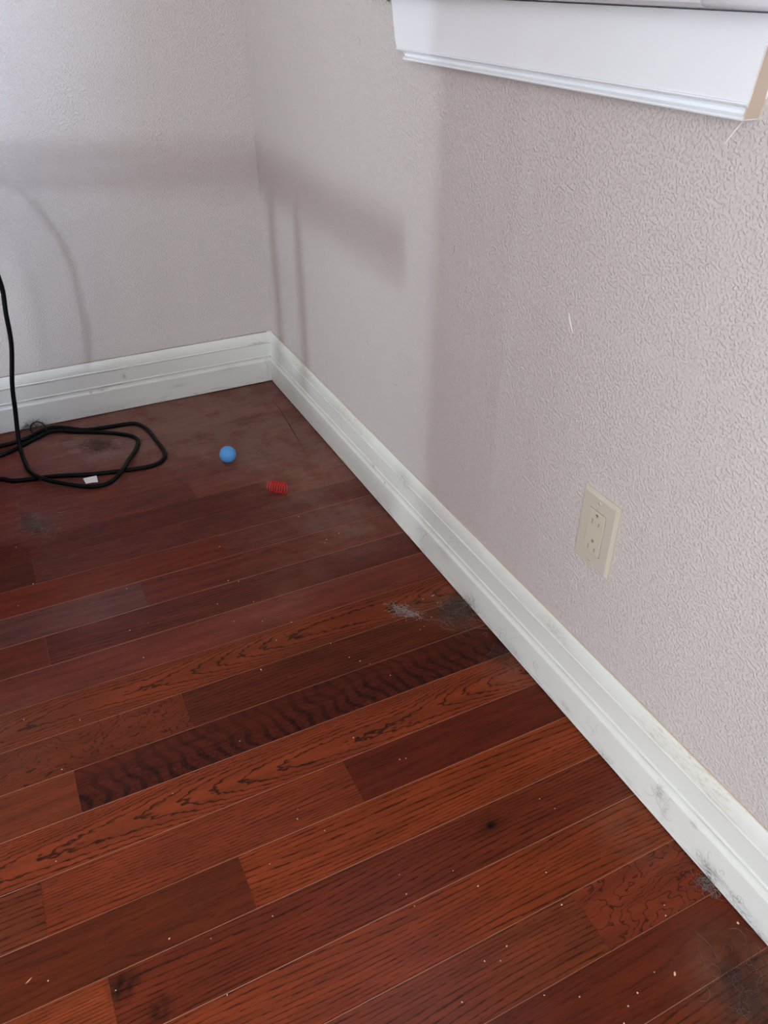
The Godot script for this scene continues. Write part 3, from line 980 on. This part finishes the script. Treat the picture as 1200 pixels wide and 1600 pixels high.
func crumbs() -> void:
	var shapes := []
	var r := RandomNumberGenerator.new()
	r.seed = 12
	for s in 4:     # small uneven lumps
		var st := start()
		st.set_smooth_group(0)
		var k := []
		for i in 3:
			var ring := []
			for j in 7:
				var a := TAU * j / 7.0
				var rr: float = [0.9, 1.0, 0.6][i] * r.randf_range(0.75, 1.15)
				ring.append(V(cos(a) * rr, [0.0, 0.5, 1.0][i] * r.randf_range(0.85, 1.1), sin(a) * rr * 0.7))
			k.append(ring)
		for i in 2:
			for j in 7:
				var j2 := (j + 1) % 7
				quad(st, k[i][j], k[i][j2], k[i + 1][j2], k[i + 1][j], V(cos(TAU * (j + 0.5) / 7), 0.2, sin(TAU * (j + 0.5) / 7)))
		for j in 7:
			quad(st, k[2][j], k[2][(j + 1) % 7], V(0, 1.1, 0), V(0, 1.1, 0), Vector3.UP)
		shapes.append(done(st))
	var pale := mat(rgb(226, 200, 176), 0.7)
	var greyish := mat(rgb(176, 160, 150), 0.8)
	var sets := [
		["tiny pale speck on the dull far boards beyond the lint wisp", "specks on the far boards", [
			Vector2(-0.554, 0.747), Vector2(-0.375, 0.808), Vector2(-0.358, 0.82), Vector2(-0.351, 0.888), Vector2(-0.4, 0.924), Vector2(-0.354, 0.946), Vector2(-0.413, 0.865), Vector2(-0.572, 0.865), Vector2(-0.539, 0.861),
			Vector2(-0.565, 0.943), Vector2(-0.711, 0.654), Vector2(-0.743, 0.709), Vector2(-0.729, 0.517), Vector2(-0.359, 0.696), Vector2(-0.308, 0.971), Vector2(-0.761, 0.997),
			Vector2(-0.123, 0.76), Vector2(-0.176, 0.667), Vector2(-0.162, 0.778), Vector2(-0.155, 0.769)]],
		["tiny pale crumb beside the tangled clump and lint wisp near the right baseboard", "crumbs near the lint wisp", [
			Vector2(-0.047, 1.041), Vector2(-0.1, 1.086), Vector2(-0.098, 1.064), Vector2(-0.076, 1.07), Vector2(-0.11, 1.09), Vector2(-0.066, 1.02)]],
		["tiny pale crumb on the strongly grained boards across the middle of the floor", "crumbs on the middle boards", [
			Vector2(-0.683, 1.036), Vector2(-0.348, 1.003), Vector2(-0.721, 1.12), Vector2(-0.472, 1.185), Vector2(-0.586, 1.232), Vector2(-0.748, 1.267), Vector2(-0.436, 1.334), Vector2(-0.442, 1.348),
			Vector2(-0.315, 1.255), Vector2(-0.238, 1.113), Vector2(-0.266, 1.052), Vector2(-0.251, 1.097), Vector2(-0.226, 1.126), Vector2(-0.207, 1.165), Vector2(-0.261, 1.324), Vector2(-0.27, 1.322)]],
		["tiny pale crumb on the nearest boards at the bottom left of the floor", "crumbs on the near left boards", [
			Vector2(-0.639, 1.432), Vector2(-0.594, 1.454), Vector2(-0.776, 1.418), Vector2(-0.708, 1.463), Vector2(-0.595, 1.524), Vector2(-0.415, 1.381), Vector2(-0.498, 1.394), Vector2(-0.357, 1.509), Vector2(-0.518, 1.461)]],
		["tiny pale crumb on the nearest boards left of the large dust clump", "crumbs on the near right boards", [
			Vector2(-0.288, 1.508), Vector2(-0.353, 1.482), Vector2(-0.355, 1.527), Vector2(-0.27, 1.54), Vector2(-0.181, 1.563), Vector2(-0.189, 1.607), Vector2(-0.074, 1.664), Vector2(-0.312, 1.622), Vector2(-0.295, 1.63),
			Vector2(-0.279, 1.619), Vector2(-0.271, 1.684), Vector2(-0.236, 1.703), Vector2(-0.141, 1.72), Vector2(-0.174, 1.729), Vector2(-0.193, 1.735), Vector2(-0.359, 1.649),
			Vector2(-0.209, 1.747), Vector2(-0.124, 1.469), Vector2(-0.114, 1.491), Vector2(-0.082, 1.675)]]]
	for s in sets:
		for p in s[2]:
			var o := obj("crumb", shapes[r.randi() % 4], pale if r.randf() < 0.7 else greyish)
			var k := r.randf_range(0.0007, 0.0013)
			o.transform = Transform3D(Basis(Vector3.UP, r.randf() * TAU).scaled(V(k * r.randf_range(0.9, 1.5), k * 0.7, k)), V(p.x, 0.0, p.y))
			tag(o, s[0], "crumb", s[1])
	# larger bits with a look of their own
	for d in [["wood_chip", V(-0.0445, 0, 1.019), 0.0042, 0.0014, 0.2, rgb(196, 150, 120), "tan wood chip on the floor just left of the tangled dust clump", "chip"],
			["crumb", V(-0.121, 0, 1.732), 0.0028, 0.0019, 0.8, rgb(236, 206, 180), "largest pale crumb left of the large dust clump", "crumb"],
			["crumb", V(-0.009, 0, 1.721), 0.0014, 0.0026, 0.1, rgb(238, 204, 180), "long pale crumb beside the right baseboard above the large dust clump", "crumb"],
			["crumb", V(-0.796, 0, 1.408), 0.0045, 0.0010, 0.5, rgb(214, 160, 120), "long tan sliver at the bottom left edge of the floor", "crumb"],
			["paint_flake", V(-0.395, 0, 1.058), 0.0010, 0.0030, 0.1, rgb(226, 212, 200), "narrow white paint flake under the arched grain of the bright plank", "flake"],
			["dirt_speck", V(-0.33, 0, 0.997), 0.0016, 0.0016, 0.0, rgb(24, 14, 12), "black dirt speck on the bright arched-grain plank", "speck"]]:
		var o := obj(d[0], shapes[1], mat(d[5], 0.7))
		o.transform = Transform3D(Basis(Vector3.UP, d[4]) * Basis.from_scale(V(d[2], 0.0009, d[3])), d[1])
		tag(o, d[6], d[7])

# ------------------------------------------------------------------ unseen things out of view at left, placed to shade the corner
func furniture_out_of_frame() -> void:
	var wm := mat(rgb(168, 136, 104), 0.6)
	var t := thing("unseen_sawhorse", "unseen wooden beam on legs out of view at left under the black cord, placed to shade the walls", "unseen_sawhorse", V(-0.86, 0, 0.02))  # out of view; casts the level shadow band and two upright streaks
	obj("beam", chamfered(V(-0.02, 0.60, 0.03), V(0.02, 0.69, 1.09), 0.004), wm, t)
	for z in [0.533, 0.677]:
		obj("leg", chamfered(V(-0.014, 0.0, z - 0.013), V(0.014, 0.60, z + 0.013), 0.003), wm, t)
	var c := thing("unseen_cabinet", "unseen tall narrow grey cabinet out of view at left, placed to shade the right wall", "cabinet", V(-1.03, 0, 1.352))  # unseen blocker that shades the right wall past an upright edge
	var cm := mat(rgb(150, 146, 140), 0.6)
	obj("body", chamfered(V(-0.09, 0.0, -0.066), V(0.075, 1.95, 0.034), 0.006), cm, c)
	obj("door", chamfered(V(0.075, 0.06, -0.064), V(0.09, 1.92, 0.032), 0.004), cm, c)
	obj("handle", chamfered(V(0.09, 0.95, 0.01), V(0.104, 1.10, 0.022), 0.003), mat(rgb(170, 170, 170), 0.3, 1.0), c)
	var p := thing("unseen_post", "unseen square post far out of view at left, placed to soften shade on the right wall", "post", V(-3.2, 0, 2.142))  # unseen, stands near the small pane to blur the wall shade
	obj("shaft", chamfered(V(-0.04, 0.0, -0.04), V(0.04, ROOM_H - 0.03, 0.04), 0.006), wm, p)
	obj("foot", chamfered(V(-0.07, 0.0, -0.07), V(0.07, 0.05, 0.07), 0.004), wm, p)
	var b := thing("unseen_dark_panel", "unseen dark panel against the back wall out of view at left, placed to darken the floor reflection", "panel", V(-1.25, 0, 0.004))  # unseen, darkens what the left part of the floor reflects
	var dm := mat(rgb(44, 30, 24), 0.5)
	obj("board", chamfered(V(-0.5, 0.0, 0.0), V(0.5, 0.72, 0.022), 0.003), dm, b)
	for y in [0.05, 0.60]:
		obj("batten", chamfered(V(-0.5, y, 0.022), V(0.5, y + 0.07, 0.036), 0.003), dm, b)
	var k := thing("unseen_trunk", "unseen low dark trunk out of view at left, placed to darken the left floor", "trunk", V(-1.32, 0, 0.80))  # unseen, keeps some light off the floor at left
	obj("body", chamfered(V(-0.32, 0.0, -0.36), V(0.32, 0.23, 0.36), 0.006), dm, k)
	obj("lid", chamfered(V(-0.33, 0.232, -0.37), V(0.33, 0.28, 0.37), 0.008), dm, k)
